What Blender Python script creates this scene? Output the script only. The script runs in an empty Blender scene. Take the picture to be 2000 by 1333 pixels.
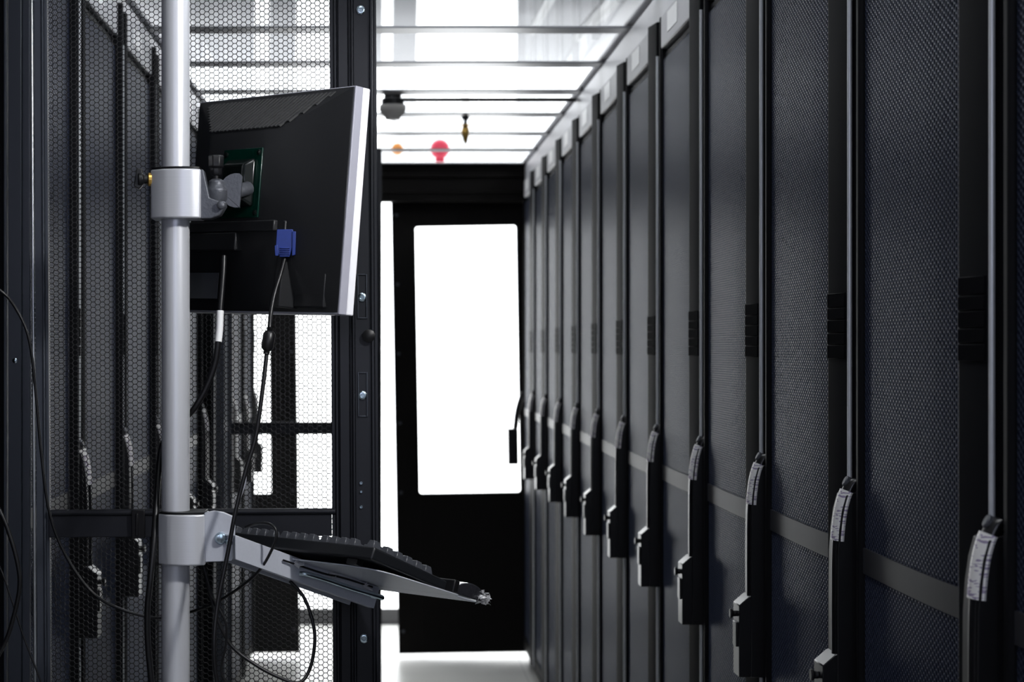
import bpy, bmesh, math, random
from mathutils import Vector, Matrix

# ------------------------------------------------------------------ camera, world, lights, exposure
S = bpy.context.scene
C = S.collection
ZC = 1.38            # camera height above the floor
F = 3784.0           # focal length in pixels of the 2000 px frame
VX, VY = 750.0, 683.0

cam_d = bpy.data.cameras.new('camera')
cam = bpy.data.objects.new('camera', cam_d); C.objects.link(cam)
cam.location = (0, 0, ZC); cam.rotation_euler = (math.pi/2, 0, 0)
cam_d.sensor_width = 36.0; cam_d.lens = F/2000*36.0
cam_d.shift_x = (1000-VX)/2000; cam_d.shift_y = (VY-666.5)/2000
cam_d.clip_start = 0.05
cam_d.dof.use_dof = True; cam_d.dof.focus_distance = 2.72; cam_d.dof.aperture_fstop = 9.0
S.camera = cam
S.view_settings.view_transform = 'Standard'; S.view_settings.look = 'None'
S.view_settings.gamma = 1; S.view_settings.exposure = 0.0

w = bpy.data.worlds.new('world'); S.world = w; w.use_nodes = True
w.node_tree.nodes['Background'].inputs[0].default_value = (0.75, 0.85, 1, 1)
w.node_tree.nodes['Background'].inputs[1].default_value = 0.05

def area(name, loc, target, sx, sy, power, col=(1, 1, 1)):
    d = bpy.data.lights.new(name, 'AREA'); d.shape = 'RECTANGLE'; d.size = sx; d.size_y = sy
    d.energy = power; d.color = col
    o = bpy.data.objects.new(name, d); C.objects.link(o); o.location = loc
    o.rotation_euler = (Vector(target)-Vector(loc)).to_track_quat('-Z', 'Y').to_euler()
    return o
END_GLOW = 4.5        # added glow of the panel standing for the bright far wall
LAMP_GLOW = 9.0       # ceiling light diffusers
area('side_fill', (0.5, -0.5, ZC+0.3), (-0.55, 3.0, ZC), 0.35, 1.0, 4.0, (0.72, 0.82, 1))  # unseen fill added for the left posts and open door
area('near_fill', (-0.35, -0.6, ZC+0.5), (0.62, 2.3, ZC-0.1), 0.3, 0.6, 6.0, (0.74, 0.76, 1))
area('over_rack_fill', (1.25, 3.1, ZC+1.36), (-0.40, 3.0, ZC+0.15), 0.3, 2.6, 150.0, (0.95, 0.97, 1))  # unseen fill added to brighten the left row and the pole
sd = bpy.data.lights.new('studio_spot', 'SPOT'); sd.energy = 46; sd.spot_size = math.radians(62); sd.spot_blend = 0.3; sd.shadow_soft_size = 0.05
so = bpy.data.objects.new('studio_spot', sd); C.objects.link(so); so.location = (0.52, 1.95, ZC+0.62)
so.rotation_euler = (Vector((-0.30, 2.75, ZC-0.02))-so.location).to_track_quat('-Z', 'Y').to_euler()

# ------------------------------------------------------------------ helpers
def P(px, py, y):
    return Vector(((px-VX)*y/F, y, ZC-(py-VY)*y/F))

class MB:
    def __init__(s): s.v = []; s.f = []
    def add(s, vs, fs):
        b = len(s.v); s.v += [tuple(v) for v in vs]; s.f += [tuple(i+b for i in f) for f in fs]; return s
    def hexa(s, p):   # 8 points: bottom loop 4, top loop 4
        return s.add(p, [(3,2,1,0),(4,5,6,7),(0,1,5,4),(1,2,6,5),(2,3,7,6),(3,0,4,7)])
    def box(s, x0, x1, y0, y1, z0, z1):
        return s.hexa([(x0,y0,z0),(x1,y0,z0),(x1,y1,z0),(x0,y1,z0),(x0,y0,z1),(x1,y0,z1),(x1,y1,z1),(x0,y1,z1)])
    def prism(s, pts, vec):
        n = len(pts); vec = Vector(vec); a = [Vector(p) for p in pts]; b = [p+vec for p in a]
        return s.add(a+b, [tuple(range(n))[::-1], tuple(range(n, 2*n))]+[(i,(i+1)%n,(i+1)%n+n,i+n) for i in range(n)])
    def lathe(s, c, axis, prof, n=20):   # prof: (radius, distance along the axis)
        c = Vector(c); ax = Vector(axis).normalized()
        e = ax.orthogonal().normalized(); g = ax.cross(e)
        vs = []; fs = []
        for r, h in prof:
            for i in range(n):
                t = 2*math.pi*i/n
                vs.append(c+ax*h+(e*math.cos(t)+g*math.sin(t))*r)
        m = len(prof)
        for j in range(m-1):
            for i in range(n):
                k = (i+1) % n
                fs.append((j*n+i, j*n+k, (j+1)*n+k, (j+1)*n+i))
        fs.append(tuple(range(n))[::-1]); fs.append(tuple(range((m-1)*n, m*n)))
        return s.add(vs, fs)
    def tube(s, pts, r, n=10, smooth=0, ry=None, ref=None):
        pts = [Vector(p) for p in pts]
        if smooth: pts = catmull(pts, smooth)
        m = len(pts); rr = r if isinstance(r, (list, tuple)) else [r]*m
        vs = []; prev = None
        for i, p in enumerate(pts):
            t = (pts[min(i+1, m-1)]-pts[max(i-1, 0)]).normalized()
            if ref is not None: e = Vector(ref); e = (e-t*e.dot(t)).normalized()
            elif prev is None: e = t.orthogonal().normalized()
            else: e = (prev-t*prev.dot(t)).normalized()
            prev = e; g = t.cross(e)
            for k in range(n):
                a = 2*math.pi*k/n
                vs.append(p+e*math.cos(a)*rr[i]+g*math.sin(a)*(ry if ry else rr[i]))
        fs = [(j*n+i, j*n+(i+1)%n, (j+1)*n+(i+1)%n, (j+1)*n+i) for j in range(m-1) for i in range(n)]
        fs += [tuple(range(n))[::-1], tuple(range((m-1)*n, m*n))]
        return s.add(vs, fs)
    def build(s, name, mat, parent=None, bevel=0, seg=2, smooth=True, fix=True):
        me = bpy.data.meshes.new(name); me.from_pydata(s.v, [], s.f)
        if fix:
            bm = bmesh.new(); bm.from_mesh(me); bmesh.ops.recalc_face_normals(bm, faces=bm.faces); bm.to_mesh(me); bm.free()
        me.materials.append(mat)
        o = bpy.data.objects.new(name, me); C.objects.link(o)
        if parent: o.parent = parent
        if bevel:
            m = o.modifiers.new('bevel', 'BEVEL'); m.width = bevel; m.segments = seg; m.limit_method = 'ANGLE'
            m.angle_limit = math.radians(40)
        if smooth:
            me.shade_smooth()
            try: me.set_sharp_from_angle(angle=math.radians(38))
            except Exception: pass
        return o

def catmull(p, k):
    out = []
    q = [p[0]*2-p[1]]+p+[p[-1]*2-p[-2]]
    for i in range(1, len(q)-2):
        for j in range(k):
            t = j/k
            out.append(0.5*((2*q[i])+(q[i+1]-q[i-1])*t+(2*q[i-1]-5*q[i]+4*q[i+1]-q[i+2])*t*t+(3*q[i]-q[i-1]-3*q[i+1]+q[i+2])*t**3))
    out.append(p[-1]); return out

def tag(o, label, cat, group=None):
    o['label'] = label; o['category'] = cat
    if group: o['group'] = group
    return o
def struct(o): o['kind'] = 'structure'; return o
def empty(name, loc=(0, 0, 0), rz=0):
    o = bpy.data.objects.new(name, None); C.objects.link(o); o.location = loc; o.rotation_euler = (0, 0, rz)
    o.empty_display_size = 0.1
    return o
def copy_tree(o, parent=None):
    c = o.copy(); C.objects.link(c); c.parent = parent
    for ch in list(o.children): copy_tree(ch, c)
    return c

# ------------------------------------------------------------------ materials
def mat(name, col, rough=0.5, metal=0.0, spec=0.5, tint=None, noise=0.0, nscale=60, bump=0.0, coat=0.0, emis=None, es=0):
    m = bpy.data.materials.new(name); m.use_nodes = True; nt = m.node_tree
    b = nt.nodes['Principled BSDF']
    b.inputs['Base Color'].default_value = (*col, 1); b.inputs['Roughness'].default_value = rough
    b.inputs['Metallic'].default_value = metal; b.inputs['Specular IOR Level'].default_value = spec
    b.inputs['Coat Weight'].default_value = coat
    if tint: b.inputs['Specular Tint'].default_value = (*tint, 1)
    if emis: b.inputs['Emission Color'].default_value = (*emis, 1); b.inputs['Emission Strength'].default_value = es
    tc = nt.nodes.new('ShaderNodeTexCoord'); nz = nt.nodes.new('ShaderNodeTexNoise')
    nz.inputs['Scale'].default_value = nscale; nz.inputs['Detail'].default_value = 4
    nt.links.new(tc.outputs['Object'], nz.inputs['Vector'])
    if noise:
        mx = nt.nodes.new('ShaderNodeMix'); mx.data_type = 'RGBA'
        mx.inputs['A'].default_value = (*[c*(1-noise) for c in col], 1); mx.inputs['B'].default_value = (*[min(1, c*(1+noise)) for c in col], 1)
        nt.links.new(nz.outputs['Fac'], mx.inputs['Factor']); nt.links.new(mx.outputs['Result'], b.inputs['Base Color'])
    if bump:
        bp = nt.nodes.new('ShaderNodeBump'); bp.inputs['Strength'].default_value = bump; bp.inputs['Distance'].default_value = 0.002
        nt.links.new(nz.outputs['Fac'], bp.inputs['Height']); nt.links.new(bp.outputs['Normal'], b.inputs['Normal'])
    return m
M = {}
M['satin'] = mat('satin_black_steel', (0.012, 0.013, 0.017), 0.36, spec=0.3, noise=0.2, nscale=900, bump=0.05)
M['black'] = mat('black_powder_coat', (0.008, 0.0082, 0.0095), 0.5, spec=0.025, noise=0.2, nscale=900, bump=0.05)
M['frame'] = mat('black_steel_lit_copy', (0.040, 0.046, 0.060), 0.38, noise=0.15, nscale=900, bump=0.1)  # black rack metal lightened: light on the posts put into the colour
M['meshm'] = mat('perforated_steel', (0.022, 0.0275, 0.050), 0.34, spec=0.7, tint=(0.66, 0.75, 1.0), noise=0.1)
M['doormesh'] = mat('black_perforated_steel', (0.006, 0.006, 0.007), 0.5, spec=0.3, noise=0.1)
M['bead'] = mat('edge_glint_trim', (0.58, 0.60, 0.63), 0.3, spec=0.8, metal=0.3, noise=0.1)  # pale colour carries the bright glint along the door edges
M['silver_edge'] = mat('silver_edge_strip', (0.62, 0.64, 0.66), 0.3, metal=0.85, noise=0.1)
M['band'] = mat('satin_crossbar', (0.020, 0.020, 0.024), 0.45, spec=0.3, noise=0.1)
M['latch'] = mat('latch_plastic', (0.004, 0.004, 0.005), 0.5, spec=0.02, noise=0.1)
M['plastic'] = mat('black_plastic', (0.006, 0.006, 0.007), 0.38, spec=0.3, noise=0.1, nscale=300)
M['handle'] = mat('handle_plastic', (0.005, 0.005, 0.006), 0.3, spec=0.5, noise=0.1)
M['header'] = mat('light_grey_header', (0.42, 0.42, 0.44), 0.45, noise=0.06)
M['white'] = mat('white_label', (0.85, 0.85, 0.85), 0.4, noise=0.03)
M['alu'] = mat('aluminium_rail', (0.50, 0.50, 0.53), 0.38, metal=0.15, noise=0.06)
M['beam'] = mat('grey_roof_beam', (0.26, 0.265, 0.28), 0.35, metal=0.5, noise=0.05)
M['zinc'] = mat('zinc_bolt', (0.55, 0.66, 0.72), 0.22, metal=1.0, noise=0.15)
M['brass'] = mat('brass', (0.62, 0.38, 0.10), 0.3, metal=0.9, noise=0.1)
M['ceil'] = mat('ceiling_white', (0.68, 0.68, 0.70), 0.9, noise=0.04, nscale=3)
M['wall'] = mat('wall_paint', (0.55, 0.55, 0.56), 0.9, noise=0.03, nscale=3)
M['base'] = mat('grey_baseboard', (0.10, 0.10, 0.105), 0.6, noise=0.05)
M['enddoor'] = mat('end_door_paint', (0.010, 0.0092, 0.0088), 0.6, spec=0.06, noise=0.1)
M['cast'] = mat('cast_grey_metal', (0.085, 0.09, 0.105), 0.45, metal=0.4, noise=0.2, nscale=220, bump=0.3)
M['trayp'] = mat('grey_painted_steel', (0.50, 0.52, 0.58), 0.38, metal=0.15, noise=0.06, nscale=300)
M['gloss'] = mat('glossy_black', (0.004, 0.006, 0.0055), 0.2, spec=0.5, noise=0.1)
M['board'] = mat('green_reflection_plate', (0.0, 0.022, 0.014), 0.25, spec=0.6, noise=0.2)  # green reflection on the black plate put into the colour
M['moncase'] = mat('monitor_plastic', (0.010, 0.0105, 0.012), 0.45, noise=0.1, nscale=1200, bump=0.15)
M['rib'] = mat('vent_rib_plastic', (0.055, 0.055, 0.056), 0.45, noise=0.1)
M['recess'] = mat('recess_plastic', (0.006, 0.006, 0.007), 0.6, noise=0.1)
M['bezelg'] = mat('bezel_grey', (0.36, 0.36, 0.42), 0.45, noise=0.05)
M['bezelw'] = mat('bezel_silver_white', (0.88, 0.88, 0.92), 0.35, noise=0.03)
M['screen'] = mat('dark_screen', (0.004, 0.004, 0.006), 0.2, noise=0.1)
M['blue'] = mat('vga_blue', (0.004, 0.022, 0.17), 0.5, noise=0.15, nscale=200)
M['cable'] = mat('black_cable', (0.006, 0.006, 0.007), 0.36, spec=0.4, noise=0.1)
M['cableg'] = mat('grey_cable', (0.09, 0.095, 0.105), 0.35, noise=0.1)
M['key'] = mat('keycap', (0.05, 0.053, 0.062), 0.35, noise=0.1)
M['kbd'] = mat('keyboard_case', (0.008, 0.009, 0.011), 0.4, noise=0.1)
M['wrap'] = mat('plastic_wrap', (0.02, 0.02, 0.024), 0.12, spec=1.0, coat=1, noise=0.3, nscale=90, bump=1.0)
M['foil'] = mat('crumpled_wrap', (0.55, 0.55, 0.56), 0.2, metal=0.5, noise=0.4, nscale=200, bump=1.0)
M['tie'] = mat('clear_tie', (0.45, 0.45, 0.47), 0.35, noise=0.4, nscale=300, bump=0.8)
M['dome'] = mat('dome_grey', (0.62, 0.60, 0.56), 0.5, noise=0.1)
M['red'] = mat('red_beacon_lens', (0.75, 0.03, 0.08), 0.3, emis=(1, 0.10, 0.17), es=1.0, noise=0.05)  # glow added so the backlit lens stays red
M['orange'] = mat('orange_beacon_lens', (0.85, 0.30, 0.05), 0.3, emis=(1, 0.42, 0.10), es=1.0, noise=0.05)  # glow added here too, against the bright end panel

# brushed aluminium
def brushed(name, col, rough, vertical=True):
    m = mat(name, col, rough, metal=0.35)
    nt = m.node_tree; b = nt.nodes['Principled BSDF']
    tc = nt.nodes.new('ShaderNodeTexCoord'); mp = nt.nodes.new('ShaderNodeMapping'); nz = nt.nodes.new('ShaderNodeTexNoise')
    mp.inputs['Scale'].default_value = (900, 900, 6) if vertical else (12, 12, 900)
    nz.inputs['Scale'].default_value = 1; nz.inputs['Detail'].default_value = 3
    bp = nt.nodes.new('ShaderNodeBump'); bp.inputs['Strength'].default_value = 0.08; bp.inputs['Distance'].default_value = 0.001
    nt.links.new(tc.outputs['Object'], mp.inputs['Vector']); nt.links.new(mp.outputs['Vector'], nz.inputs['Vector'])
    nt.links.new(nz.outputs['Fac'], bp.inputs['Height']); nt.links.new(bp.outputs['Normal'], b.inputs['Normal'])
    return m
M['pole'] = brushed('pole_aluminium', (0.62, 0.63, 0.67), 0.36)
M['clamp'] = brushed('clamp_aluminium', (0.62, 0.63, 0.67), 0.36, False)

# floor: big light tiles with fine joints
def floor_mat():
    m = mat('floor_tile', (0.56, 0.56, 0.54), 0.32)
    nt = m.node_tree; b = nt.nodes['Principled BSDF']
    tc = nt.nodes.new('ShaderNodeTexCoord'); br = nt.nodes.new('ShaderNodeTexBrick')
    br.offset = 0; br.inputs['Scale'].default_value = 1
    br.inputs['Brick Width'].default_value = 0.6; br.inputs['Row Height'].default_value = 0.6
    br.inputs['Mortar Size'].default_value = 0.0015
    br.inputs['Color1'].default_value = (0.76, 0.76, 0.73, 1); br.inputs['Color2'].default_value = (0.73, 0.73, 0.70, 1)
    br.inputs['Mortar'].default_value = (0.3, 0.3, 0.3, 1)
    nt.links.new(tc.outputs['Object'], br.inputs['Vector']); nt.links.new(br.outputs['Color'], b.inputs['Base Color'])
    return m
M['floor'] = floor_mat()

# clear roof glazing: Fresnel mix of a mirror and see-through
def glass_mat():
    m = bpy.data.materials.new('roof_glazing'); m.use_nodes = True; nt = m.node_tree; nt.nodes.clear()
    out = nt.nodes.new('ShaderNodeOutputMaterial'); mx = nt.nodes.new('ShaderNodeMixShader')
    fr = nt.nodes.new('ShaderNodeFresnel'); fr.inputs['IOR'].default_value = 1.5
    ge = nt.nodes.new('ShaderNodeNewGeometry'); mu = nt.nodes.new('ShaderNodeMath'); mu.operation = 'MULTIPLY'; iv = nt.nodes.new('ShaderNodeMath'); iv.operation = 'SUBTRACT'
    iv.inputs[0].default_value = 1; nt.links.new(ge.outputs['Backfacing'], iv.inputs[1]); nt.links.new(fr.outputs[0], mu.inputs[0]); nt.links.new(iv.outputs[0], mu.inputs[1])
    tr = nt.nodes.new('ShaderNodeBsdfTransparent'); tr.inputs[0].default_value = (0.95, 0.96, 0.97, 1)
    gl = nt.nodes.new('ShaderNodeBsdfGlossy'); gl.inputs['Roughness'].default_value = 0.02
    nt.links.new(mu.outputs[0], mx.inputs[0]); nt.links.new(tr.outputs[0], mx.inputs[1]); nt.links.new(gl.outputs[0], mx.inputs[2])
    nt.links.new(mx.outputs[0], out.inputs[0]); return m
M['glass'] = glass_mat()
def emit(name, col, s):
    m = bpy.data.materials.new(name); m.use_nodes = True; nt = m.node_tree; nt.nodes.clear()
    out = nt.nodes.new('ShaderNodeOutputMaterial'); e = nt.nodes.new('ShaderNodeEmission')
    e.inputs[0].default_value = (*col, 1); e.inputs[1].default_value = s
    nt.links.new(e.outputs[0], out.inputs[0]); return m
M['wallglow'] = emit('added_wall_glow', (0.97, 0.99, 1.0), END_GLOW)
M['lamp'] = emit('lamp_diffuser', (0.96, 0.98, 1.0), LAMP_GLOW)

# printed sticker: barcode-like bars
def sticker(name, ink):
    m = mat(name, (0.78, 0.77, 0.75), 0.4)
    nt = m.node_tree; b = nt.nodes['Principled BSDF']
    tc = nt.nodes.new('ShaderNodeTexCoord'); mp = nt.nodes.new('ShaderNodeMapping')
    mp.inputs['Scale'].default_value = (60, 90, 420)
    wn = nt.nodes.new('ShaderNodeTexNoise'); wn.inputs['Scale'].default_value = 1; wn.inputs['Detail'].default_value = 1
    rp = nt.nodes.new('ShaderNodeValToRGB'); rp.color_ramp.interpolation = 'CONSTANT'
    rp.color_ramp.elements[0].color = (*ink, 1); rp.color_ramp.elements[1].color = (0.78, 0.77, 0.75, 1)
    rp.color_ramp.elements[1].position = 0.42
    nt.links.new(tc.outputs['Object'], mp.inputs['Vector']); nt.links.new(mp.outputs['Vector'], wn.inputs['Vector'])
    nt.links.new(wn.outputs['Fac'], rp.inputs[0]); nt.links.new(rp.outputs[0], b.inputs['Base Color'])
    return m
M['sticker'] = sticker('handle_sticker_print', (0.30, 0.25, 0.38))

# ------------------------------------------------------------------ room shell
struct(MB().box(-2.4, 2.4, -2.0, 9.9, -0.1, 0.0).build('floor', M['floor']))
struct(MB().box(-2.4, 2.4, -2.0, 9.9, ZC+1.43, ZC+1.53).build('ceiling', M['ceil']))
struct(MB().box(-2.5, -2.4, -2.1, 9.9, 0, ZC+1.5).build('wall_left', M['wall']))
struct(MB().box(2.4, 2.5, -2.1, 9.9, 0, ZC+1.5).build('wall_right', M['wall']))
struct(MB().box(-2.5, 2.5, -2.1, -2.0, 0, ZC+1.5).build('wall_back', M['wall']))
struct(MB().box(-2.5, 2.5, 9.9, 10.0, 0, ZC+1.5).build('wall_far', M['wall']))
struct(MB().box(-2.4, 2.4, 9.74, 9.78, 0.077, ZC+1.43).build('end_glow_panel', M['wallglow']))  # glowing panel added in front of the far wall
struct(MB().box(-2.4, 2.4, 9.72, 9.8, 0.0, 0.077).build('baseboard_far', M['base'], bevel=0.004))

lampi = None
for i, (x, y) in enumerate([(0.0, 1.6), (0.0, 3.8), (0.0, 6.0), (-1.3, 7.6), (1.3, 7.6)]):
    if lampi is None:
        t = empty('ceiling_light'); lampi = t
        MB().box(-.16, .16, -.62, .62, -.05, -.001).build('lamp_housing', M['alu'], t, bevel=.004)
        MB().box(-.145, .145, -.6, .6, -.056, -.051).build('diffuser', M['lamp'], t)
    else: t = copy_tree(lampi)
    t.location = (x, y, ZC+1.43)
    tag(t, 'long ceiling light on the room ceiling, above the glazed aisle roof', 'ceiling light', 'long ceiling lights of the room')

# ------------------------------------------------------------------ perforated sheet (real hexagonal holes)
def hexpanel(L, H, bulge, thick=0.0012, pitch=0.0082, web=0.0011, place=None):
    """flat-top hexagon holes; u in 0..L, z in 0..H; place(u, d, z) -> xyz, d = depth into the sheet"""
    R = pitch/math.sqrt(3); cx = 1.5*R
    r = R-web/math.sqrt(3)
    nc = int((L-2*R)/cx)+1; nr = int((H-pitch)/pitch)
    vs = []; fs = []; b = 0
    ou = (L-((nc-1)*cx))/2; oz = pitch*0.75
    cs = [(math.cos(math.pi/3*k), math.sin(math.pi/3*k)) for k in range(6)]
    for i in range(nc):
        u = ou+i*cx
        for j in range(nr):
            z = oz+j*pitch+(pitch/2 if i % 2 else 0)
            for c, s_ in cs: vs.append(place(u+c*R, bulge(u+c*R), z+s_*R))
            for c, s_ in cs: vs.append(place(u+c*r, bulge(u+c*r), z+s_*r))
            for c, s_ in cs: vs.append(place(u+c*r, bulge(u+c*r)+thick, z+s_*r))
            for c, s_ in cs: vs.append(place(u+c*R, bulge(u+c*R)+thick, z+s_*R))
            for k in range(6):
                n = (k+1) % 6
                fs.append((b+k, b+n, b+6+n, b+6+k))
                fs.append((b+6+k, b+6+n, b+12+n, b+12+k))
                fs.append((b+12+k, b+12+n, b+18+n, b+18+k))
            b += 24
    m = MB(); m.v = vs; m.f = fs
    return m

# ------------------------------------------------------------------ closed server rack (right row orientation: aisle is -x, u runs +y)
RW = 0.6; DW = 0.565; RH = ZC+0.74; DZ0 = 0.07; DZ1 = ZC+0.66
ST = 0.084; MU0, MU1 = 0.092, 0.540
def slope(u): return -0.010*(u-0.010)/(0.078-0.010)
def bulge_closed(u):      # depth: smaller = toward the aisle
    f = u/(MU1-MU0)
    p = 0.34
    k = f/p if f < p else (1-f)/(1-p)
    return 0.005-0.003*math.sin(max(0, min(1, k))*math.pi/2)
def make_rack():
    t = empty('server_rack')
    b = MB()
    b.box(0.035, 1.0, 0.001, 0.02, 0.02, RH-0.002)           # near side
    b.box(0.035, 1.0, RW-0.02, RW-0.001, 0.02, RH-0.002)      # far side
    b.box(0.98, 1.0, 0.02, RW-0.02, 0.02, RH-0.002)
    b.box(0.035, 0.98, 0.02, RW-0.02, RH-0.02, RH-0.002)
    b.box(0.055, 0.98, 0.02, RW-0.02, 0.0, 0.06)
    b.box(0.028, 0.05, 0.001, 0.03, 0.0, RH-0.075)
    b.box(0.028, 0.05, DW-0.01, RW-0.001, 0.0, RH-0.075)
    b.build('cabinet_body', M['black'], t)
    h = MB().box(0.0, 0.034, ST+0.008, MU1+0.001, RH-0.073, RH).build('header_panel', M['header'], t, bevel=0.003)
    MB().box(-0.0012, -0.0002, 0.30, 0.44, RH-0.052, RH-0.008).build('header_label', M['white'], h)
    # door frame
    d = MB()
    d.prism([(0.0, 0.010, DZ0), (-0.010, 0.078, DZ0), (-0.0095, ST, DZ0), (0.002, ST+0.006, DZ0), (0.027, ST+0.006, DZ0), (0.027, 0.010, DZ0)], (0, 0, RH-DZ0-.001))
    d.prism([(0.0, DW, DZ0), (-0.002, MU1+0.006, DZ0), (0.002, MU1+0.002, DZ0), (0.027, MU1+0.002, DZ0), (0.027, DW, DZ0)], (0, 0, RH-DZ0-.001))
    d.box(0.0, 0.027, ST+.0065, MU1+.0015, DZ0, DZ0+0.05)
    d.box(0.009, 0.027, ST+.0065, MU1+.0015, DZ1-0.012, DZ1)
    door = d.build('door', M['black'], t, bevel=0.0022, seg=2)
    MB().tube([(0.0015, 0.005, DZ0), (0.0015, 0.005, DZ1)], 0.0034, n=14).build('edge_trim', M['bead'], door)
    MB().tube([(-0.0085, 0.080, DZ0), (-0.0085, 0.080, RH-.002)], 0.0014, n=8).build('edge_trim', M['bead'], door)  # thin strip added for the glint on the stile ridge
    L = MU1-MU0; H = DZ1-DZ0-0.066
    hp = hexpanel(L, H, bulge_closed, place=lambda u, dd, z: (dd, MU0+u, DZ0+0.052+z))
    hp.build('mesh_panel', M['meshm'], door, smooth=False, fix=False)
    cb = MB(); zs0, zs1 = ZC-0.289, ZC-0.256; n = 16
    for i in range(n):
        u0 = i*L/n; u1 = (i+1)*L/n; a = bulge_closed(u0)-0.002; c = bulge_closed(u1)-0.002
        cb.add([(a, MU0+u0, zs0), (c, MU0+u1, zs0), (c, MU0+u1, zs1), (a, MU0+u0, zs1), (a+.004, MU0+u0, zs0), (c+.004, MU0+u1, zs0), (c+.004, MU0+u1, zs1), (a+.004, MU0+u0, zs1)],
               [(0,1,2,3), (7,6,5,4), (0,4,5,1), (3,2,6,7)]+([(0,3,7,4)] if i == 0 else [])+([(1,5,6,2)] if i == n-1 else []))
    cb.build('crossbar', M['band'], door)
    # hinge cover on the stile: stack of small plates
    hc = MB(); z = ZC+0.0755
    for hgt in (0.020, 0.016, 0.018, 0.016, 0.019):
        hc.hexa([(slope(u_)+o_, u_, z_) for z_ in (z-hgt+0.0012, z) for u_, o_ in ((0.016, -0.0025), (0.076, -0.0025), (0.076, 0.001), (0.016, 0.001))]); z -= hgt
    hc.build('latch_cover', M['latch'], door, bevel=0.0006, seg=1)
    # swing handle
    path = [(0.001, -0.172), (-0.004, -0.178), (-0.011, -0.192), (-0.0165, -0.212), (-0.020, -0.238), (-0.022, -0.27), (-0.0225, -0.32), (-0.0225, -0.37), (-0.0225, -0.408)]
    uc = 0.004
    pts = catmull([Vector((o+0.0085, uc, ZC+z)) for o, z in path], 4)
    hd = MB(); nn = len(pts)
    rr = [0.0085*min(1, 0.55+0.45*i/4) for i in range(nn)]
    hd.tube(pts, rr, n=16, ry=0.0135, ref=(1, 0, 0))
    cur = [(o_, z_) for o_, z_ in path[2:]]
    hd.prism([(0.012, -0.014, ZC-0.186), (-0.004, -0.014, ZC-0.190)]+[(o_+0.0035, -0.014, ZC+z_) for o_, z_ in cur]+[(-0.019, -0.014, ZC-0.533), (0.012, -0.014, ZC-0.533)], (0, 0.052, 0))   # dish behind the lever
    hd.prism([(-0.022, -0.012, ZC-0.402), (-0.038, -0.012, ZC-0.416), (-0.038, -0.012, ZC-0.533), (-0.012, -0.012, ZC-0.533), (-0.012, -0.012, ZC-0.398)], (0, 0.052, 0))
    hd.lathe((-0.038, 0.012, ZC-0.432), (-1, 0, 0), [(0.005, 0), (0.005, 0.006), (0.008, 0.007), (0.008, 0.011)], 12)
    hd.box(-0.041, -0.037, 0.000, 0.030, ZC-0.485, ZC-0.445)
    hnd = hd.build('handle', M['handle'], door, bevel=0.0012, seg=2)
    MB().lathe((0.000, uc, ZC-0.176), (-1, 0, 0.5), [(0.0075, 0), (0.0075, 0.005), (0.006, 0.0065)], 14).build('handle_button', M['cast'], door)
    # printed sticker wrapped round the upper part of the lever
    s0, s1 = 7, 19
    sp = [p.copy() for p in pts[s0:s1]]
    MB().tube(sp, 0.0105, n=16, ry=0.0188, ref=(1, 0, 0)).build('handle_label', M['sticker'], door)
    return t

rack0 = make_rack()
XR, YR = 0.6145, 1.958
XL = -0.566
rl = ['rack cut off by the right edge, nearest in the right row', 'near right-row rack whose handle sticker is printed purple and pink', 'right-row rack with a white-stickered handle reaching below the photo',
      'third right-row rack with its whole handle and square lock body in view', 'fourth right-row rack from the camera, its handle low by the centre right', 'first right-row rack whose light grey header shows',
      'right-row rack second among those with a grey header showing', 'right-row rack third among those with a grey header showing', 'right-row rack fourth among those with a grey header showing',
      'right-row rack fifth among those with a grey header showing', 'right-row rack second from the end door', 'last rack of the right row, touching the end door frame']
for k in range(-1, 11):
    t = rack0 if k == -1 else copy_tree(rack0)
    t.location = (XR, YR+RW*k, 0)
    i = k+1
    lab = rl[i]
    tag(t, lab, 'server rack', 'black server racks of the right row')
ll = ['first closed left-row rack, right behind the open honeycomb door', 'second closed left-row rack behind the honeycomb, pale handle outline', 'third closed left-row rack, handle just left of the pole',
      'fourth closed left-row rack, mostly hidden by the pole', 'left-row rack behind the monitor, before the far open door', 'left-row rack just beyond the far open mesh door',
      'second left-row rack beyond the far open mesh door', 'last left-row rack, beside the left end door leaf']
j = 0
for k in range(9):
    if k == 5: continue
    t = copy_tree(rack0); t.location = (XL, 3.61+RW*k, 0); t.rotation_euler = (0, 0, math.pi)
    tag(t, ll[j], 'server rack', 'black server racks of the left row')
    j += 1

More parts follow.
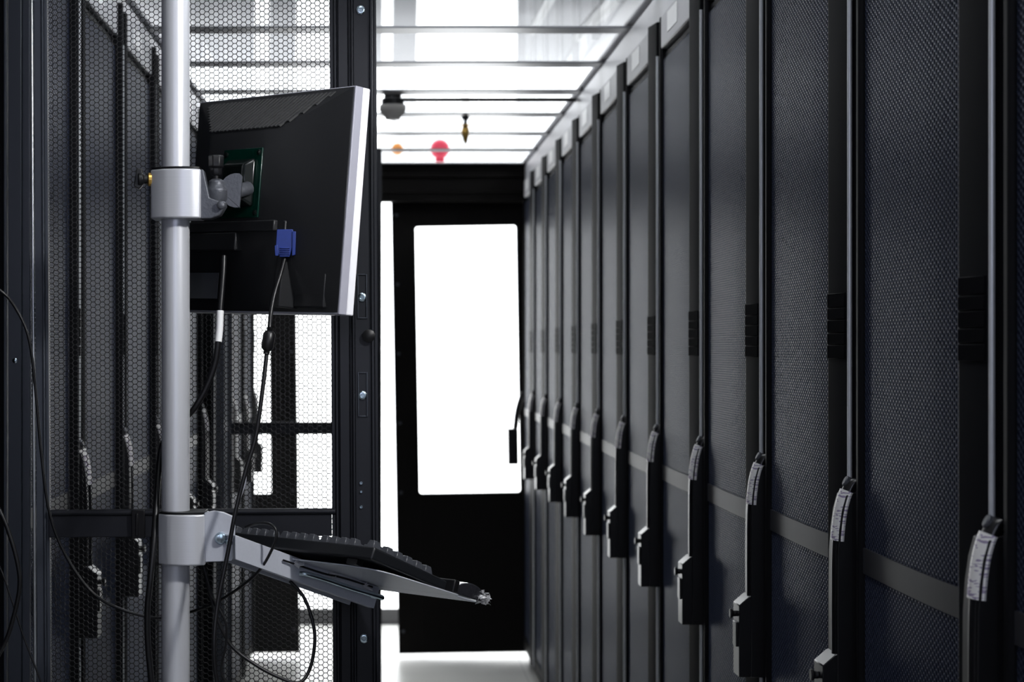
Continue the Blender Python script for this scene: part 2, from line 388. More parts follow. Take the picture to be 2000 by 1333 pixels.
# ------------------------------------------------------------------ rack with its door swung open across the aisle
DWB = 0.558
def make_open_rack(full):
    t = empty('server_rack')                    # origin: floor, hinge line (x = XL, y = far edge of the rack)
    b = MB()
    b.box(-1.0, -0.012, -0.045, -0.03, 0.02, RH-0.002)
    b.box(-1.0, -0.012, -0.597, -0.583, 0.02, RH-0.002)
    b.box(-1.0, -0.98, -0.585, -0.045, 0.02, RH-0.002)
    b.box(-0.98, -0.012, -0.585, -0.045, RH-0.02, RH-0.002)
    b.box(-0.98, -0.05, -0.585, -0.045, 0.0, 0.06)
    b.build('cabinet_body', M['black'], t)
    p = MB()
    p.box(-0.012, -0.0075, -0.052, -0.030, 0.0, RH-0.075)
    p.box(-0.0055, 0.0145, -0.050, -0.030, 0.0, RH-0.075)
    p.box(0.0145, 0.026, -0.042, -0.032, 0.0, RH-0.075)
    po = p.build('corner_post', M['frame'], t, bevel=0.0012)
    MB().lathe((0.005, -0.050, ZC-0.017), (0, -1, 0), [(0.004, 0), (0.004, 0.001), (0.0025, 0.002)], 14).build('screw', M['zinc'], po)
    h = MB().box(-0.034, 0.0, -0.597, -0.028, RH-0.073, RH).build('header_panel', M['header'], t, bevel=0.003)
    MB().box(0.0002, 0.0012, -0.44, -0.30, RH-0.052, RH-0.008).build('header_label', M['white'], h)
    z0, z1 = DZ0, ZC+0.685
    d = MB()
    # hinge stile 0.018..0.05, free stile 0.486..0.558 ; y = thickness, inside face at -0.02
    hs = MB(); hs.box(0.0315, 0.0435, -0.018, 0.0, z0, z1); hs.box(0.0435, 0.0465, -0.021, 0.0, z0, z1); hs.box(0.0465, 0.0515, -0.016, 0.0, z0, z1)
    for a, c, y in ((0.486, 0.4925, -0.014), (0.4925, 0.4965, -0.019), (0.4965, 0.499, -0.012), (0.499, 0.514, -0.021), (0.514, 0.519, -0.010), (0.519, 0.5225, -0.024),
                    (0.5225, 0.548, -0.017), (0.548, 0.5525, -0.024), (0.5525, 0.558, -0.006)):
        d.box(a, c, y, 0.0, z0, z1)
    d.box(0.0515, 0.486, -0.014, 0.0, z0, z0+0.05); d.box(0.0515, 0.486, -0.014, 0.0, z1-0.03, z1)
    door = d.build('door', M['satin'], t, bevel=0.0009, seg=1)
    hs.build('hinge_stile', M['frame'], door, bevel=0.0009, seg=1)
    MB().tube([(0.0285, -0.018, z0), (0.0285, -0.018, z1)], 0.0024, n=10).build('edge_trim', M['silver_edge'], door)
    hp = hexpanel(0.440, z1-z0-0.076, lambda u: 0.0, place=lambda u, dd, z: (0.0485+u, -0.009+dd, z0+0.048+z))
    hp.build('mesh_panel', M['doormesh'], door, smooth=False, fix=False)
    cb = MB()
    cb.box(0.0516, 0.4855, -0.024, -0.010, ZC-0.289, ZC-0.252)
    cb.tube([(0.0516, -0.024, ZC-0.251), (0.492, -0.024, ZC-0.251)], 0.005, n=10)
    cb.build('crossbar', M['satin'], door, bevel=0.001)
    if full:
        br = MB(); br.box(0.180, 0.200, -0.034, -0.025, ZC-0.290, ZC-0.247); br.box(0.186, 0.1905, -0.036, -0.034, ZC-0.286, ZC-0.252)
        br.build('bracket', M['plastic'], door, bevel=0.002)
        for zz in (ZC+0.0775, ZC-0.0735):
            m = MB()   # raised slot surround
            m.box(0.5265, 0.5285, -0.020, -0.017, zz-0.033, zz+0.036); m.box(0.5400, 0.5420, -0.020, -0.017, zz-0.033, zz+0.036)
            m.box(0.5285, 0.5400, -0.020, -0.017, zz+0.034, zz+0.036); m.box(0.5285, 0.5400, -0.020, -0.017, zz-0.033, zz-0.031)
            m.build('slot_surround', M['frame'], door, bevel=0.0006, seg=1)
        MB().lathe((0.544, -0.0245, ZC+0.018), (0, -1, 0), [(0.010, 0), (0.010, 0.002), (0.005, 0.004)], 14).build('lock_cam', M['plastic'], door)
        for zz, r in ((ZC+0.519, .0070), (ZC+0.0775, .0070), (ZC-0.0735, .0070), (ZC-0.447, .0070), (ZC-0.208, .0030), (ZC-0.2215, .0022), (ZC-0.245, .0028)):
            MB().lathe((0.534-(0.003 if r < .005 else 0), -0.017, zz), (0, -1, 0), [(r, 0), (r, 0.0025), (r*.8, 0.0035), (r*.5, 0.0035), (r*.42, 0.0012)], 18).build('bolt', M['zinc'], door)
    return t
near_open = make_open_rack(True); near_open.location = (XL, 2.995, 0)
tag(near_open, 'black rack at the left edge with its honeycomb door swung open behind the pole', 'server rack')
far_open = make_open_rack(False); far_open.location = (XL, 6.608, 0)
tag(far_open, 'far left-row rack with a second mesh door swung open, seen through the honeycomb', 'server rack')
for o in near_open.children:
    if o.name.startswith('door'): o.rotation_euler = (0, math.radians(-0.3), 0); o.location = (0.006, 0, 0)

# ------------------------------------------------------------------ aisle roof
rt = ZC+0.82
for side, nm, x0, x1 in ((1, 'right', 0.622, 0.66), (-1, 'left', -0.66, -0.60)):
    m = MB(); m.box(x0, x1, 1.3, 8.56, RH+0.001, rt-0.010)
    m.box(min(x0, x1)-0.01, x1+0.01, 1.3, 8.56, rt+0.006, rt+0.012)
    o = m.build('roof_rail', M['alu'], bevel=0.003)
    tag(o, f'long aluminium rail on top of the {nm} row of racks carrying the glazed roof', 'roof rail')
bm0 = pn0 = None
for k in range(-5, 7):
    y = 4.97+0.6*k
    if bm0 is None:
        bm0 = MB().box(-0.63, 0.635, -0.045, 0.045, -0.005, 0.0).build('roof_beam', M['beam'], bevel=0.0015, seg=2); o = bm0
    else: o = bm0.copy(); C.objects.link(o)
    o.location = (0, y, rt+0.003)
    vis = ['first', 'second', 'third', 'fourth', 'fifth', 'sixth', 'last'] 
    if k >= 0: tag(o, f'{vis[k]} grey roof crossbar of those in view from the top of the photo', 'roof beam', 'grey roof crossbars over the aisle')
    else: tag(o, 'grey roof crossbar above the camera side of the aisle', 'roof beam', 'unseen near crossbars')
    if k < 6:
        if pn0 is None:
            pn0 = MB().box(-0.62, 0.62, 0.046, 0.554, 0.0, 0.004).build('roof_panel', M['glass'], smooth=False); o = pn0
        else: o = pn0.copy(); C.objects.link(o)
        o.location = (0, y, rt+0.001)
        if k >= -1:
            nm = ['clear roof panel cut by the top edge of the photo, before the first crossbar', 'clear roof panel between the first and second crossbars in view', 'clear roof panel between the second and third crossbars in view',
                  'clear roof panel between the third and fourth crossbars, over the black pipe', 'clear roof panel between the fourth and fifth crossbars, holding the sprinkler', 'clear roof panel between the fifth and sixth crossbars in view',
                  'clear roof panel nearest the dark end header'][k+1]
            tag(o, nm, 'roof panel', 'clear panels of the aisle roof')
        else: tag(o, 'clear roof panel above the camera side of the aisle', 'roof panel', 'unseen near roof panels')

# ------------------------------------------------------------------ end of aisle: frame and two sliding leaves
m = MB(); m.box(-0.66, 0.70, 8.57, 8.63, ZC+0.655, ZC+0.822); m.box(-0.66, 0.70, 8.56, 8.57, ZC+0.69, ZC+0.70)
m.box(-0.66, 0.70, 8.555, 8.57, ZC+0.76, ZC+0.78)
struct(m.build('trim_1', M['enddoor'], bevel=0.004))
m = MB(); m.box(0.70, 0.78, 8.57, 8.63, 0, ZC+0.822); m.box(-1.0, -0.66, 8.57, 8.63, 0, ZC+0.822); m.build('trim_2', M['enddoor'])
struct(bpy.data.objects['trim_2'])
def leaf(name, x0, x1, wx0, wx1, z0, z1, wz0, wz1, y, ang, handle):
    m = MB()
    cxs = x0; o_ = Vector((x0, y, z0))
    def B(a, b, c, d_): m.box(a-cxs, b-cxs, 0, 0.035, c-z0, d_-z0)
    B(x0, wx0, z0, z1); B(wx1, x1, z0, z1); B(wx0+.0002, wx1-.0002, z0, wz0); B(wx0+.0002, wx1-.0002, wz1, z1)
    # rounded window corners
    r = 0.012
    for (cx, cz, sx, sz) in ((wx0, wz0, 1, 1), (wx1, wz0, -1, 1), (wx0, wz1, 1, -1), (wx1, wz1, -1, -1)):
        arc = [(cx+sx*(r-r*math.cos(a)), cz+sz*(r-r*math.sin(a))) for a in [math.pi/2*i/5 for i in range(6)]]
        m.prism([(cx-cxs, 0, cz-z0)]+[(a-cxs, 0, b-z0) for a, b in arc], (0, 0.035, 0))
    o = m.build(name, M['enddoor']); o.location = o_; o.rotation_euler = (0, math.radians(ang), 0); struct(o)
    for i in range(7):
        zz = z0+0.1+i*(z1-z0-0.2)/6
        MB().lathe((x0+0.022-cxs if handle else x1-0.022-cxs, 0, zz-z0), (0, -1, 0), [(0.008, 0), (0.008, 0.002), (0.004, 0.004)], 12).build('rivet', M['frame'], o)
    if handle:
        hh = MB(); hx = x1-0.12-cxs
        hh.box(0.50, 0.545, -0.055, 0.0, ZC-0.52-z0, ZC-0.36-z0)
        hh.tube([(0.535, -0.03, ZC-0.36-z0), (0.545, -0.045, ZC-0.28-z0), (0.57, -0.03, ZC-0.2-z0)], 0.012, 10, 4)
        hh.build('door_handle', M['plastic'], o, bevel=.004)
    return o
kk = 8.6/F
leaf('door_1', 0.066, 0.69, (825-VX)*kk, (1024-VX)*kk, ZC-598*kk, ZC+0.70, ZC-285*kk, ZC+241*kk, 8.645, -0.95, True)
leaf('door_2', -1.10, (584-VX)*kk, -0.96, (532-VX)*kk, ZC-598*kk, ZC+0.70, ZC-287*kk, ZC+241*kk, 8.645, -0.6, False)

# ------------------------------------------------------------------ things under and above the roof
o = MB().tube([P(785, 195, 6.27), P(1142, 195, 6.27)], 0.0065, 10).build('pipe', M['plastic'])
tag(o, 'thin black pipe running across under the glazed roof to the right rail', 'pipe')
t = empty('dome_camera', P(767, 205, 6.27))
MB().lathe((0, 0, 0), (0, 0, 1), [(0.036, 0), (0.036, 0.018), (0.028, 0.022), (0.028, 0.036)], 20).build('mount', M['plastic'], t)
MB().lathe((0, 0, -0.001), (0, 0, -1), [(0.042, 0), (0.043, 0.015), (0.037, 0.028), (0.027, 0.037), (0.023, 0.046), (0.008, 0.049)], 24).build('dome', M['dome'], t)
tag(t, 'grey dome detector with a black mount hanging at the left end of the black pipe', 'detector')
t = empty('sprinkler', P(909, 227, 6.8))
MB().lathe((0, 0, 0), (0, 0, -1), [(0.016, -0.001), (0.010, 0.012), (0.006, 0.014), (0.006, 0.03)], 16).build('stem', M['cast'], t)
MB().lathe((0, 0, -0.03), (0, 0, -1), [(0.021, 0), (0.021, 0.003), (0.008, 0.004), (0.013, 0.018), (0.014, 0.030), (0.010, 0.045), (0.006, 0.060), (0.002, 0.068)], 16).build('head', M['brass'], t)
tag(t, 'brass sprinkler head hanging from the glazed aisle roof', 'sprinkler')
for nm, px, py, r, mt, lb in (('alarm_beacon', 859, 292, 0.048, 'red', 'round red alarm beacon high on the far wall'), ('alarm_beacon', 776, 292, 0.030, 'orange', 'small orange beacon high on the far wall left of the red one')):
    t = empty(nm, P(px, py, 9.74))
    MB().lathe((0, -0.002, 0), (0, -1, 0), [(r, 0), (r, 0.02), (r*.9, 0.035), (r*.6, 0.05), (r*.2, 0.056)], 28).build('lens', M[mt], t)
    if mt == 'red': MB().box(-0.022, 0.022, -0.03, -0.002, -0.066, -0.04).build('lamp_base', M[mt], t, bevel=.006)
    tag(t, lb, 'beacon')
for (a, b, r, lb) in ((P(1105, -60, 6.6), P(1040, 60, 8.3), 0.020, 'white conduit slanting above the glazed roof, left of two'), (P(1250, -60, 6.4), P(1130, 70, 8.2), 0.026, 'thicker white conduit slanting above the glazed roof over the right rail')):
    tag(MB().tube([a, b], r, 14).build('conduit', M['white']), lb, 'conduit')

# ------------------------------------------------------------------ pole stand with clamps, arm and keyboard tray
PX, PY = -0.2904, 2.70
st = empty('pole_stand', (PX, PY, 0))
MB().lathe((0, 0, 0), (0, 0, 1), [(0.19, 0), (0.19, 0.012), (0.17, 0.02), (0.035, 0.028), (0.03, 0.05)], 40).build('foot', M['plastic'], st)
MB().lathe((0, 0, 0.03), (0, 0, 1), [(0.0196, 0), (0.0196, rt-0.035)], 48).build('pole', M['pole'], st)
tag(st, 'tall round aluminium pole on a round foot, with two clamps and a tilted keyboard tray', 'stand')
def clamp_at(z0, z1, x0, xm, x1, name):
    # plan outline: dark left cheek, bowed bright front plate
    pts = [(x0, 0.030), (x0, -0.018), (xm, -0.034)]
    for i in range(1, 7):
        f = i/7; pts.append((xm+(x1-xm)*f, -0.034-0.006*math.sin(f*math.pi)))
    pts += [(x1, -0.032), (x1, 0.030)]
    c = MB().prism([(a, b, z0) for a, b in pts], (0, 0, z1-z0)).build(name, M['clamp'], st, bevel=0.0022, seg=3)
    MB().prism([(a*0.97+(-.0001), b*0.97, z1+0.0002) for a, b in pts], (0, 0, 0.0028)).build('clamp_cap', M['plastic'], c, bevel=0.0006, seg=1)
    return c
c1 = clamp_at(ZC+0.181, ZC+0.249, -0.0325, -0.014, 0.0378, 'upper_clamp')
m = MB(); m.lathe((-0.0325, -0.012, ZC+0.236), (-1, -.2, 0), [(0.0095, 0), (0.0095, 0.004), (0.006, 0.006)], 18).build('collar', M['brass'], c1)
kn = MB(); kn.lathe((-0.034, -0.013, ZC+0.236), (-1, -.2, 0), [(0.006, 0.0), (0.0065, 0.009), (0.009, 0.010), (0.009, 0.017)], 14)
kn.prism([(-0.044, -0.018, ZC+0.250), (-0.052, -0.020, ZC+0.252), (-0.056, -0.020, ZC+0.226), (-0.049, -0.018, ZC+0.222), (-0.045, -0.018, ZC+0.226)], (0, 0.010, 0))
kn.build('clamp_knob', M['plastic'], c1, bevel=0.0015)
# monitor arm (coordinates relative to the pole)
def R(px, py, y): p = P(px, py, y); return Vector((p.x-PX, p.y-PY, p.z))
ar = MB()
y = 2.675
ar.prism([R(391, 331, y), R(397, 331, y), R(409, 386, y), R(424, 392, y), R(440, 393, y), R(441, 402, y), R(430, 420, y), R(412, 427, y), R(391, 428, y)], (0, 0.028, 0))
ar.lathe(R(423, 396, 2.70), (0, 0, 1), [(0.012, 0), (0.0145, 0.004), (0.0155, 0.018), (0.011, 0.024), (0.011, 0.030), (0.006, 0.033)], 24)
ar.lathe(R(432, 401, 2.67), (0, -1, 0), [(0.006, 0), (0.006, 0.003), (0.002, 0.005)], 14)
ar.build('monitor_arm', M['cast'], st, bevel=0.0015)
lug = MB(); c0 = R(462, 372, 2.70); arc = []
for i in range(13):
    a = math.radians(80+200*i/12); arc.append((c0.x+0.026*math.cos(a)*0.9, c0.y, c0.z+0.024*math.sin(a)))
lug.prism(arc+[(c0.x+0.004, c0.y, c0.z-0.024), (c0.x+0.008, c0.y, c0.z+0.02)], (0, 0.012, 0))
lug.tube([R(430, 388, 2.71), R(470, 372, 2.73), R(485, 368, 2.745)], 0.010, 12)
lug.build('swivel_lug', M['cast'], st, bevel=0.001)
kn = MB(); kn.lathe(R(422, 357, 2.70), (0, 0, 1), [(0.004, -0.004), (0.004, 0.012)], 12)
kn.lathe(R(422, 343, 2.70), (0, 0, 1), [(0.007, 0), (0.0085, 0.004), (0.0085, 0.010), (0.011, 0.012), (0.0115, 0.026), (0.010, 0.028)], 7)
kn.build('arm_knob', M['plastic'], st, bevel=0.001)
# lower clamp and bracket
c2 = clamp_at(ZC-0.2975, ZC-0.2275, -0.0215, -0.0085, 0.0440, 'lower_clamp')
br = MB()
br.prism([R(399, 1002, 2.668), R(418, 998, 2.668), R(436, 1001, 2.668), R(455, 1009, 2.668), R(459, 1018, 2.668), R(459, 1088, 2.668), R(452, 1097, 2.668), R(400, 1099, 2.668)], (0, 0.006, 0))
br.prism([R(399, 1003, 2.67), R(403, 1003, 2.67), R(403, 1098, 2.67), R(399, 1098, 2.67)], (0, 0.04, 0))
br.prism([R(399, 1002, 2.70), R(459, 1012, 2.70), R(459, 1094, 2.70), R(400, 1098, 2.70)], (0, 0.005, 0))
br.build('bracket', M['trayp'], st, bevel=0.0012)
MB().lathe(R(431, 1052, 2.668), (0.15, -1, 0), [(0.0085, 0), (0.0085, 0.003), (0.006, 0.0065), (0.003, 0.007)], 20).build('bolt', M['zinc'], st)
MB().lathe(R(447, 1060, 2.668), (0.15, -1, 0), [(0.005, 0), (0.005, 0.003), (0.003, 0.0045)], 16).build('bolt', M['zinc'], st)

# keyboard / tray frame
eL = Vector((-0.692, 0.722, 0)).normalized(); eWh = Vector((0.722, 0.692, 0)).normalized()
K0 = Vector((-0.0124, 2.60, ZC-0.265))
def frame(tilt):
    t = math.radians(tilt); eW = (eWh*math.cos(t)-Vector((0, 0, 1))*math.sin(t)); eN = eW.cross(eL)
    if eN.z < 0: eN = -eN
    return eW, eN
tW, tN = frame(17.0); T0 = K0-Vector((0, 0, 0.0285))
def TL(L, W, N): p = T0+eL*L+tW*W+tN*N; return Vector((p.x-PX, p.y-PY, p.z))
tr = MB()
def obox(m, f, l0, l1, w0, w1, n0, n1):
    m.hexa([f(l0, w0, n0), f(l1, w0, n0), f(l1, w1, n0), f(l0, w1, n0), f(l0, w0, n1), f(l1, w0, n1), f(l1, w1, n1), f(l0, w1, n1)])
outl = []
for (cl, cw, a0) in ((0.03, 0.012, 180), (0.43, 0.012, 270), (0.43, 0.200, 0), (0.012, 0.200, 90)):
    for i in range(5):
        a = math.radians(a0+i*22.5); r_ = 0.012
        outl.append((cl+ (r_*math.sin(a-math.pi/2+math.pi/2)*0), cw, a))
out2 = [(0.055, 0.0), (0.43, 0.0), (0.44, 0.01), (0.44, 0.175), (0.006, 0.175), (0.0, 0.169), (0.0, 0.035), (0.006, 0.018), (0.02, 0.006)]
tr.prism([TL(a, b, -0.002) for a, b in out2], tN*0.002)
obox(tr, TL, 0.014, 0.43, 0.1752, 0.222, -0.002, 0.0)
tray = tr.build('keyboard_tray', M['trayp'], st, bevel=0.0007)
# support channel under the tray
am = MB()
def AP(L, w_, dz):      # horizontal run w_, height from tray plane
    p = K0+eL*L+eWh*w_; z = ZC-0.2945-0.3057*w_+dz
    return Vector((p.x-PX, p.y-PY, z))
for L0, L1 in ((0.168, 0.1705), (0.2195, 0.222)):
    am.hexa([AP(L0, -0.103, -0.0245), AP(L1, -0.103, -0.0245), AP(L1, 0.158, -0.036), AP(L0, 0.158, -0.036), AP(L0, -0.103, 0.009), AP(L1, -0.103, 0.009), AP(L1, 0.170, -0.003), AP(L0, 0.170, -0.003)])
am.hexa([AP(.1706, -0.103, 0.0065), AP(.2194, -0.103, 0.0065), AP(.2194, 0.168, -0.0055), AP(.1706, 0.168, -0.0055), AP(.1706, -0.103, 0.009), AP(.2194, -0.103, 0.009), AP(.2194, 0.170, -0.003), AP(.1706, 0.170, -0.003)])
am.hexa([AP(.1706, -0.05, -0.0270), AP(.180, -0.05, -0.0270), AP(.180, 0.157, -0.036), AP(.1706, 0.157, -0.036), AP(.1706, -0.05, -0.0255), AP(.180, -0.05, -0.0255), AP(.180, 0.157, -0.0345), AP(.1706, 0.157, -0.0345)])
am.build('support_arm', M['trayp'], st, bevel=0.0008)
MB().tube([AP(0.166, 0.012, -0.018), AP(0.158, 0.020, -0.0165), AP(0.156, 0.05, -0.0165), AP(0.155, 0.10, -0.018), AP(0.155, 0.158, -0.018), AP(0.162, 0.162, -0.018), AP(0.167, 0.150, -0.0185)], 0.0038, 10, 5).build('hook_rod', M['zinc'], st)
random.seed(4)
tcord = MB(); tcord.tube([AP(0.165, -0.02, -0.006), AP(0.16, 0.05, -0.008), AP(0.158, 0.09, -0.006), AP(0.163, 0.15, -0.006)], 0.0014, 6, 5)
tcord.build('tie_cord', M['cable'], st)
for w0 in (0.0, 0.065, 0.13):
    b = MB()
    for i in range(6):
        p = AP(0.163, w0, -0.006); q = p+Vector((random.uniform(.004, .016), random.uniform(0, .008), random.uniform(-.010, .004)))
        b.tube([p, (p+q)/2+Vector((0, 0, random.uniform(-.003, .003))), q], [0.0022, 0.0014, 0.0008], 5)
    b.build('cable_tie', M['tie'], st)

# ------------------------------------------------------------------ keyboard
kW, kN = frame(22.5)
kb = empty('keyboard', K0)
def KL(L, W, N): return eL*L+kW*W+kN*N
def TK(L, W, N): return T0-K0+eL*L+tW*W+tN*N
m = MB()
m.hexa([KL(0, 0, -.018), KL(.45, 0, -.018), KL(.45, .152, -.014), KL(0, .152, -.014), KL(0, 0, 0), KL(.45, 0, 0), KL(.45, .152, 0), KL(0, .152, 0)])
m.build('case', M['kbd'], kb, bevel=0.003, seg=3)
for l_ in (0.03, 0.40):
    m = MB(); obox(m, KL, l_, l_+0.02, 0.004, 0.016, -0.026, -0.0185); m.build('foot', M['plastic'], kb)
tag(kb, 'black full-size keyboard on the tilted grey tray', 'keyboard')
U = 0.0189
def keycap(wu, deep=0.0165):
    wl = wu*U-0.0022; m = MB(); t_ = 0.0032
    m.hexa([KL(0, 0, 0), KL(wl, 0, 0), KL(wl, deep, 0), KL(0, deep, 0), KL(t_, .0022, .011), KL(wl-t_, .0022, .011), KL(wl-t_, deep-.004, .011), KL(t_, deep-.004, .011)])
    return m
kcache = {}
def key(L, W, wu):
    if wu not in kcache:
        o = keycap(wu).build('key', M['key'], kb, bevel=0.0008, seg=1); kcache[wu] = o
    else:
        o = kcache[wu].copy(); C.objects.link(o); o.parent = kb
    o.location = KL(L, W, 0.0004)
l0 = 0.010
key(l0, .007, 1)
for i in range(12): key(l0+(2+i+0.5*(i//4))*U, .007, 1)
for i in range(3): key(l0+(15.4+i)*U, .007, 1)
rows = [[1]*13+[2], [1.5]+[1]*12+[1.5], [1.75]+[1]*11+[2.25], [2.25]+[1]*10+[2.75], [1.5, 1.25, 1.25, 6.5, 1.25, 1.25, 2]]
for r_, row in enumerate(rows):
    W = 0.034+r_*0.0200; L = l0
    for wu in row: key(L, W, wu); L += wu*U
    if r_ in (0, 1): [key(l0+(15.4+i)*U, W, 1) for i in range(3)]
    if r_ == 3: key(l0+16.4*U, W, 1)
    if r_ == 4: [key(l0+(15.4+i)*U, W, 1) for i in range(3)]
    if r_ < 4: [key(l0+(18.8+i)*U, W, 1) for i in range(3 if r_ else 4)]
    else: key(l0+18.8*U, W, 2); key(l0+20.8*U, W, 1)
# wrist rest wrapped in plastic
wr = empty('wrist_rest', K0)
m = MB(); n = 14; prof = []
for i in range(n+1):
    a = math.pi*i/n; prof.append((0.206-0.034*math.cos(a), 0.001+0.021*math.sin(a)))
m.prism([TK(0.012, w_, nn_) for w_, nn_ in prof], eL*0.42)
m.build('pad', M['wrap'], wr, bevel=0.002)
m = MB(); obox(m, TK, 0.004, 0.44, 0.161, 0.172, 0.001, 0.019); m.build('backing_strip', M['plastic'], wr, bevel=0.002)
m = MB()
for i in range(46):
    p = TK(0.010+random.uniform(-.006, .010), 0.222+random.uniform(0, .018), 0.006+random.uniform(-.004, .006))
    d_ = [Vector((random.uniform(-1, 1), random.uniform(-1, 1), random.uniform(-1, 1)))*0.006 for _ in range(3)]
    m.add([p, p+d_[0], p+d_[1], p+d_[2]], [(0, 1, 2), (0, 2, 3), (0, 3, 1), (1, 3, 2)])
m.build('torn_wrap_end', M['foil'], wr, smooth=False)
tag(wr, 'black wrist rest wrapped in shiny plastic with a crumpled end, in front of the keyboard', 'wrist rest')

# ------------------------------------------------------------------ monitor
TR = P(695, 167, 2.68); TLc = P(390, 200, 2.93); BR = P(634, 601, 2.69)
a_ = (TR-TLc); Wd = a_.length; a_.normalize()
v_ = (TR-BR); Hh = v_.length; v_ = (v_-a_*v_.dot(a_)).normalized()
n_ = v_.cross(a_).normalized()             # screen side
if n_.y < 0: n_ = -n_
mo = empty('monitor', TR)
def ML(u, v, b): return a_*(-u)+v_*(-v)-n_*b      # u from the right edge leftwards, v from the top down, b = out of the back
Hm = 0.318
def slab(b0, b1, ins=0.0):
    m = MB(); m.hexa([ML(ins, Hm-ins, b0), ML(Wd-ins, Hm-ins, b0), ML(Wd-ins, Hm-ins, b1), ML(ins, Hm-ins, b1), ML(ins, ins, b0), ML(Wd-ins, ins, b0), ML(Wd-ins, ins, b1), ML(ins, ins, b1)])
    return m
slab(-0.0285, -0.0150).build('front_bezel', M['bezelw'], mo, bevel=0.002)
slab(-0.0148, -0.0005).build('side_band', M['bezelg'], mo, bevel=0.001)
m = MB(); m.hexa([ML(.015, Hm-.02, -.0295), ML(Wd-.015, Hm-.02, -.0295), ML(Wd-.015, Hm-.02, -.0287), ML(.015, Hm-.02, -.0287), ML(.015, .015, -.0295), ML(Wd-.015, .015, -.0295), ML(Wd-.015, .015, -.0287), ML(.015, .015, -.0287)])
m.build('screen', M['screen'], mo)
BD = 0.042; iu0, iu1, iv0, iv1 = 0.105, Wd-0.085, 0.062, 0.205
bk = MB()
o4 = [ML(0.0, 0.0, 0.0), ML(Wd, 0, 0), ML(Wd, Hm, 0), ML(0, Hm, 0)]
i4 = [ML(iu0, iv0, BD), ML(iu1, iv0, BD), ML(iu1, iv1, BD), ML(iu0, iv1, BD)]
# lower edge of the slopes: recess starts at iv1 and drops
low = [ML(0.045, iv1+0.0, 0.022), ML(Wd-0.03, iv1, 0.022)]
bk.add(o4+i4, [(0,1,5,4), (1,2,6,5), (2,3,7,6), (3,0,4,7), (4,5,6,7), (3,2,1,0)])
back = bk.build('back_shell', M['moncase'], mo, bevel=0.0035, seg=3)
# ledges and port recess
m = MB()
def mbox(m, u0, u1, v0, v1, b0, b1):
    m.hexa([ML(u0, v1, b0), ML(u1, v1, b0), ML(u1, v1, b1), ML(u0, v1, b1), ML(u0, v0, b0), ML(u1, v0, b0), ML(u1, v0, b1), ML(u0, v0, b1)])
mbox(m, 0.085, 0.098, 0.190, 0.312, 0.001, 0.036)
mbox(m, 0.098, Wd-0.04, 0.190, 0.206, 0.001, 0.046)
mbox(m, 0.180, Wd-0.05, 0.206, 0.232, 0.001, 0.046)
mbox(m, 0.022, 0.085, 0.262, 0.310, 0.001, 0.010)
m.build('port_housing', M['moncase'], mo, bevel=0.002)
m = MB(); mbox(m, 0.24, 0.31, 0.262, 0.300, 0.0225, 0.0235); m.build('rating_label', M['cableg'], mo)
m = MB(); mbox(m, 0.062, 0.070, 0.268, 0.273, 0.008, 0.0112); m.build('lock_slot', M['recess'], mo)
# vent ribs on the top slope
m = MB(); ns = 36; LEAN = 0.040
def spt(u, g, h): return ML(u, 0.004+(iv0-0.006)*g-h*0.6, BD*g+h*0.7)
for i in range(ns):
    ub = 0.02+(Wd-0.03)*i/(ns-1)+LEAN*0.15        # u at the foot of the rib (g = 1)
    gs = [g/200 for g in range(16, 194) if (0.022+(iu0-0.022)*g/200 < ub-LEAN*(1-g/200) and ub-LEAN*(1-g/200)+0.0048 < Wd-0.018-(Wd-iu1-0.018)*g/200)]
    if len(gs) < 3: continue
    g0, g1 = gs[0], gs[-1]; ut = ub-LEAN*(1-g0); ul = ub-LEAN*(1-g1); q = 0.0048
    m.hexa([spt(ut, g0, 0), spt(ut+q, g0, 0), spt(ul+q, g1, 0), spt(ul, g1, 0), spt(ut, g0, .003), spt(ut+q, g0, .003), spt(ul+q, g1, .003), spt(ul, g1, .003)])
m.build('vent_ribs', M['rib'], mo)
# mounting plate
pc = (iu0+iu1)/2-0.004; pv = 0.136
m = MB(); mbox(m, pc-0.043, pc+0.043, pv-0.050, pv+0.050, BD+0.0002, BD+0.003); m.build('mounting_plate', M['board'], mo, bevel=0.001)
m = MB(); a0 = [ML(pc+s*0.033, pv+t*0.036, BD+0.0032) for s, t in ((-1,-1),(1,-1),(1,1),(-1,1))]; b0 = [ML(pc+s*0.023, pv+t*0.025, BD+0.020) for s, t in ((-1,-1),(1,-1),(1,1),(-1,1))]
m.add(a0+b0, [(0,1,5,4),(1,2,6,5),(2,3,7,6),(3,0,4,7),(4,5,6,7),(3,2,1,0)]); m.build('mount_boss', M['gloss'], mo, bevel=0.004, seg=3)
for s, t in ((-1,-1),(1,-1),(1,1),(-1,1)):
    MB().lathe(ML(pc+s*0.037, pv+t*0.043, BD+0.003), -n_, [(0.004, 0), (0.004, 0.0015), (0.002, 0.0025)], 12).build('screw', M['gloss'], mo)
tag(mo, 'flat black monitor seen from its vented back, bright silver edge, clamped to the pole', 'monitor')

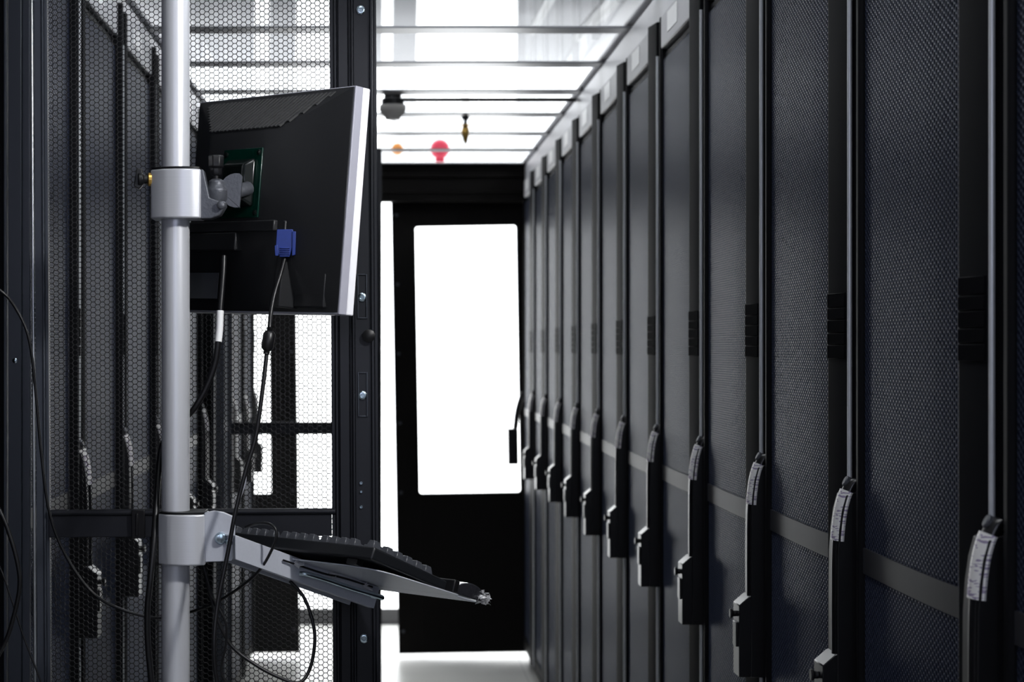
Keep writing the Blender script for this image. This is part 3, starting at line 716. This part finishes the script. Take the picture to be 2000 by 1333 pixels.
# ------------------------------------------------------------------ cables
def cable(name, pts, r, label, m='cable', extra=None):
    t = MB().tube([P(*p) for p in pts], r, 10, 8).build(name, M[m]); tag(t, label, 'cable'); return t
vg = cable('monitor_cable', [(556, 505, 2.705), (548, 535, 2.70), (536, 575, 2.69), (529, 612, 2.68), (526, 645, 2.67), (521, 690, 2.665), (513, 760, 2.655), (500, 850, 2.645), (480, 920, 2.635), (460, 1000, 2.625),
                            (445, 1080, 2.62), (425, 1180, 2.61), (418, 1260, 2.60), (424, 1333, 2.60), (450, 1420, 2.6)], 0.0030, 'black video cable with blue plug and ferrite bulge hanging from the monitor')
m = MB(); c = P(557, 445, 2.705)
m.prism([P(541, 448, 2.70), P(572, 448, 2.70), P(573, 478, 2.70), P(566, 500, 2.70), P(548, 503, 2.70), P(538, 488, 2.70)], (0, 0.012, 0))
m.prism([P(571, 452, 2.698), P(578, 452, 2.698), P(577, 498, 2.698), P(570, 500, 2.698)], (0, 0.008, 0)); m.prism([P(536, 480, 2.698), P(542, 478, 2.698), P(544, 500, 2.698), P(537, 500, 2.698)], (0, 0.008, 0))
for i in range(5): m.box(P(546, 0, 2.70).x, P(566, 0, 2.70).x, 2.698, 2.70, P(0, 484+i*4, 2.70).z, P(0, 486+i*4, 2.70).z)
m.build('plug', M['blue'], vg, bevel=0.0012)
f0, f1 = P(528, 640, 2.668), P(520, 692, 2.664)
ax = (f1-f0); ln = ax.length
MB().lathe(f0, ax, [(0.004, 0), (0.0052, 0.001), (0.004, .002), (0.0052, .003), (0.004, .004), (0.0065, 0.006), (0.0085, 0.009), (0.0085, ln-.009), (0.0065, ln-.006), (0.004, ln-.004), (0.0052, ln-.003), (0.004, ln-.002), (0.005, ln)], 18).build('ferrite_core', M['cable'], vg)
pw = cable('power_cable', [(437, 500, 2.765), (436, 530, 2.76), (433, 570, 2.755), (430, 608, 2.75), (429, 640, 2.748), (426, 668, 2.745), (420, 710, 2.745), (404, 755, 2.745), (378, 800, 2.745), (345, 835, 2.75), (318, 868, 2.75), (309, 930, 2.735),
                           (305, 990, 2.70), (300, 1060, 2.68), (294, 1130, 2.67), (288, 1190, 2.67), (289, 1260, 2.67), (296, 1333, 2.67), (305, 1430, 2.67)], 0.0043, 'thick black power cable with a white sleeve label, passing behind the pole')
l0_, l1_ = P(430.2, 607, 2.75), P(426.5, 668, 2.745)
MB().tube([l0_, P(429.3, 640, 2.748), l1_], 0.0052, 14).build('sleeve_label', M['white'], pw)
cable('loose_cable', [(-60, 540, 2.72), (0, 568, 2.73), (32, 605, 2.74), (57, 665, 2.745), (70, 770, 2.75), (80, 880, 2.75), (96, 1000, 2.75), (128, 1085, 2.755), (180, 1158, 2.76), (240, 1192, 2.765), (310, 1208, 2.765), (372, 1196, 2.76), (432, 1172, 2.74), (500, 1122, 2.70),
                      (533, 1070, 2.665), (540, 1040, 2.66), (528, 1025, 2.665), (505, 1023, 2.68), (480, 1030, 2.71)], 0.0021, 'thin cable sweeping from the left edge and looping up to the keyboard')
cable('loose_cable', [(-50, 920, 2.6), (0, 1000, 2.6), (22, 1055, 2.6), (36, 1110, 2.6), (38, 1150, 2.6), (28, 1200, 2.6), (8, 1260, 2.6), (-40, 1340, 2.6)], 0.0030, 'thick shiny black cable bowing in at the lower left edge')
cable('loose_cable', [(-40, 1040, 2.63), (0, 1110, 2.63), (25, 1180, 2.63), (48, 1250, 2.63), (80, 1333, 2.63), (110, 1420, 2.63)], 0.0012, 'hair-thin dark cable crossing down the lower left corner')
cable('loose_cable', [(398, 1103, 2.72), (408, 1150, 2.72), (425, 1210, 2.72), (452, 1262, 2.72), (500, 1300, 2.72), (550, 1326, 2.72), (585, 1334, 2.72), (606, 1305, 2.73), (615, 1250, 2.735), (608, 1205, 2.74), (592, 1165, 2.745), (566, 1135, 2.745)], 0.0025,
      'black cable hanging in a wide loop below the keyboard tray')
cable('loose_cable', [(397, 1105, 2.70), (415, 1165, 2.70), (440, 1215, 2.70), (441, 1260, 2.70), (432, 1310, 2.70), (446, 1345, 2.70), (470, 1420, 2.7)], 0.0017, 'thin black cable twisting straight down beneath the lower clamp')
cable('loose_cable', [(457, 1006, 2.71), (468, 975, 2.71), (478, 945, 2.71), (480, 925, 2.71)], 0.0015, 'short pale grey wire rising behind the hanging video cable', 'bezelg')
